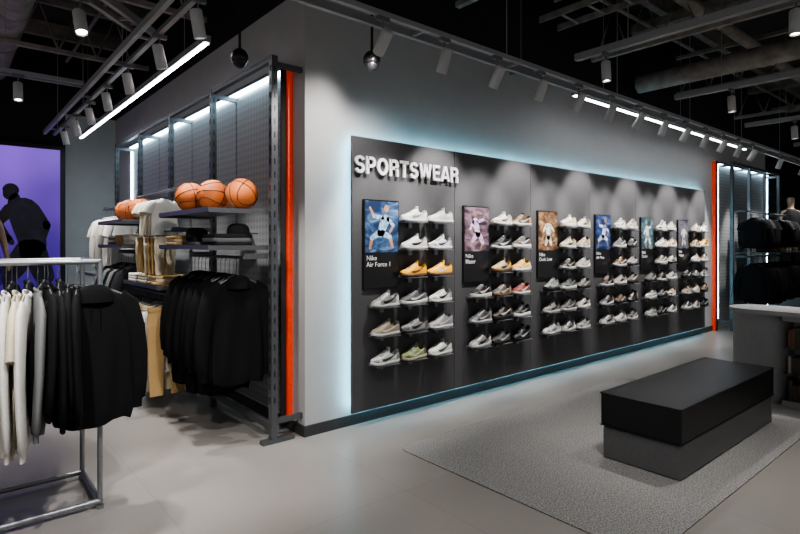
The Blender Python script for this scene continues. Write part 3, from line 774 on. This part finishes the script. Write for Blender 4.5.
def can_mesh():
    b=MB(); n=24
    def rg(r,z): return [(r*math.cos(2*pi*j/n),r*math.sin(2*pi*j/n),z) for j in range(n)]
    b.loft([rg(.02,.095),rg(.035,.09),rg(.040,.08),rg(.040,-.085),rg(.037,-.088),rg(.032,-.07)],0,True,True,False)
    b.add(rg(.02,.095),[list(range(n))],0)
    b.add(rg(.033,-.07),[list(range(n))[::-1]],1)
    return b
cm_=can_mesh(); CAN=cm_.mesh('spot_can',[M['white'],M['lamp']])
YK=MB().box(-.05,.05,-.016,.016,-.03,0).tube([(0,0,-.03),(0,0,-.10)],.007,0,8).mesh('spot_adapter',[M['greyen']])
def spot(pos, aim, e, ang=55, col=(1,.96,.92), blend=.7, rad=.04):
    p=empty('track_spotlight',pos); inst('adapter',YK,p)
    c=Vector((0,0,-.17)); d=(Vector(aim)-(Vector(pos)+c)).normalized(); q=Vector((0,0,-1)).rotation_difference(d)
    o=inst('can',CAN,p,c); o.rotation_mode='QUATERNION'; o.rotation_quaternion=q
    if e:
        L=bpy.data.lights.new('lamp','SPOT'); L.energy=e*EM; L.spot_size=math.radians(ang); L.spot_blend=blend; L.color=col; L.shadow_soft_size=rad
        lo=bpy.data.objects.new('lamp',L); COL.objects.link(lo); lo.parent=p; lo.location=c+d*.10; lo.rotation_mode='QUATERNION'; lo.rotation_quaternion=q
for k in range(12):
    x=X0+.3+k*.60
    spot((x,-.85,3.02),(x+.05,-.1,1.80 if k%2 else 1.3),62,60,blend=.6)
spot((.1,-.85,3.02),(.25,-.0,2.2),30,90,blend=1)
spot((8.6,-.85,3.02),(8.9,-.3,1.6),70,60); spot((9.9,-.85,3.02),(10.2,-.3,1.6),70,60)
spot((11.4,-.85,3.02),(11.6,-.3,1.9),60,40); spot((12.6,-.85,3.02),(12.6,-.3,1.4),50,40)
for x,ys in ((2.35,(-1.2,-2.6,-4.2)),(4.46,(-1.5,-2.7,-4.4)),(6.8,(-1.5,-3.2)),(9.2,(-1.6,-3.4))):
    for y in ys: spot((x,y,3.2),(x+rnd(-.3,.3),y+rnd(-.2,.2),0),62,66,blend=1)
for y,ax in ((-.2,-.5),(.6,-.45),(1.5,-.5),(2.3,-.5),(3.1,-.45),(3.9,-.45),(4.7,-.45)):
    spot((-.9,y,3.08),(ax,y+.2,1.1),58,60)
for x,y,e in ((-1.45,.45,70),(-2.2,-.30,60),(-2.9,-1.0,40)): spot((x,y,3.15),(x+.1,-.45,.8),e,60)
for x in (-1.6,-2.6): spot((x,2.6,3.12),(x,2.2,.5),60,70,blend=1)
for y in (3.2,4.6): spot((-2.1,y,3.12),(-1.9,y+.3,.5),50,70,blend=1)
spot((-2.4,-2.4,3.2),(-2.0,-.6,.9),120,60,blend=1); spot((-1.2,-2.4,3.2),(-.9,-.3,1.0),110,60,blend=1); spot((.6,-2.4,3.2),(.6,-1.9,0),65,80,blend=1)  # fill spots added out of view to brighten floor and garments

def dome(loc):
    p=empty('security_camera',loc)
    b=MB().tube([(0,0,.10),(0,0,4.5-loc[2])],.010,0,8)
    b.loft([[(r*math.cos(2*pi*j/24),r*math.sin(2*pi*j/24),z) for j in range(24)] for r,z in ((.015,.11),(.045,.09),(.062,.06),(.062,.02),(.056,.012))],0)
    b.sphere((0,0,.012),.05,1,24,12)
    b.obj('housing_and_dome',[M['black'],M['black']],p)
dome((.204,-.59,2.78)); dome((-.47,.14,2.84))
MB().box(-.09,.09,-.07,.07,0,.12).box(-.004,.004,-.004,.004,.12,1.35).obj('ceiling_speaker',[M['greyen']],None,(2.05,-.5,3.1),bevel=.01)

# ------------------------------------------------------------------ world & camera
w=bpy.data.worlds.new('world'); S.world=w; w.use_nodes=True
bg=w.node_tree.nodes['Background']; bg.inputs[0].default_value=(1,.985,.97,1); bg.inputs[1].default_value=.38

cam=bpy.data.cameras.new('camera'); co=bpy.data.objects.new('camera',cam); COL.objects.link(co)
co.location=(-2.16,-3.70,1.5)
fw=math.atan2(.7638,.6455)
co.rotation_euler=(pi/2,0,fw-pi/2)
cam.sensor_width=36; cam.lens=543/800*36; cam.shift_y=-23/800; cam.clip_start=.05
S.camera=co
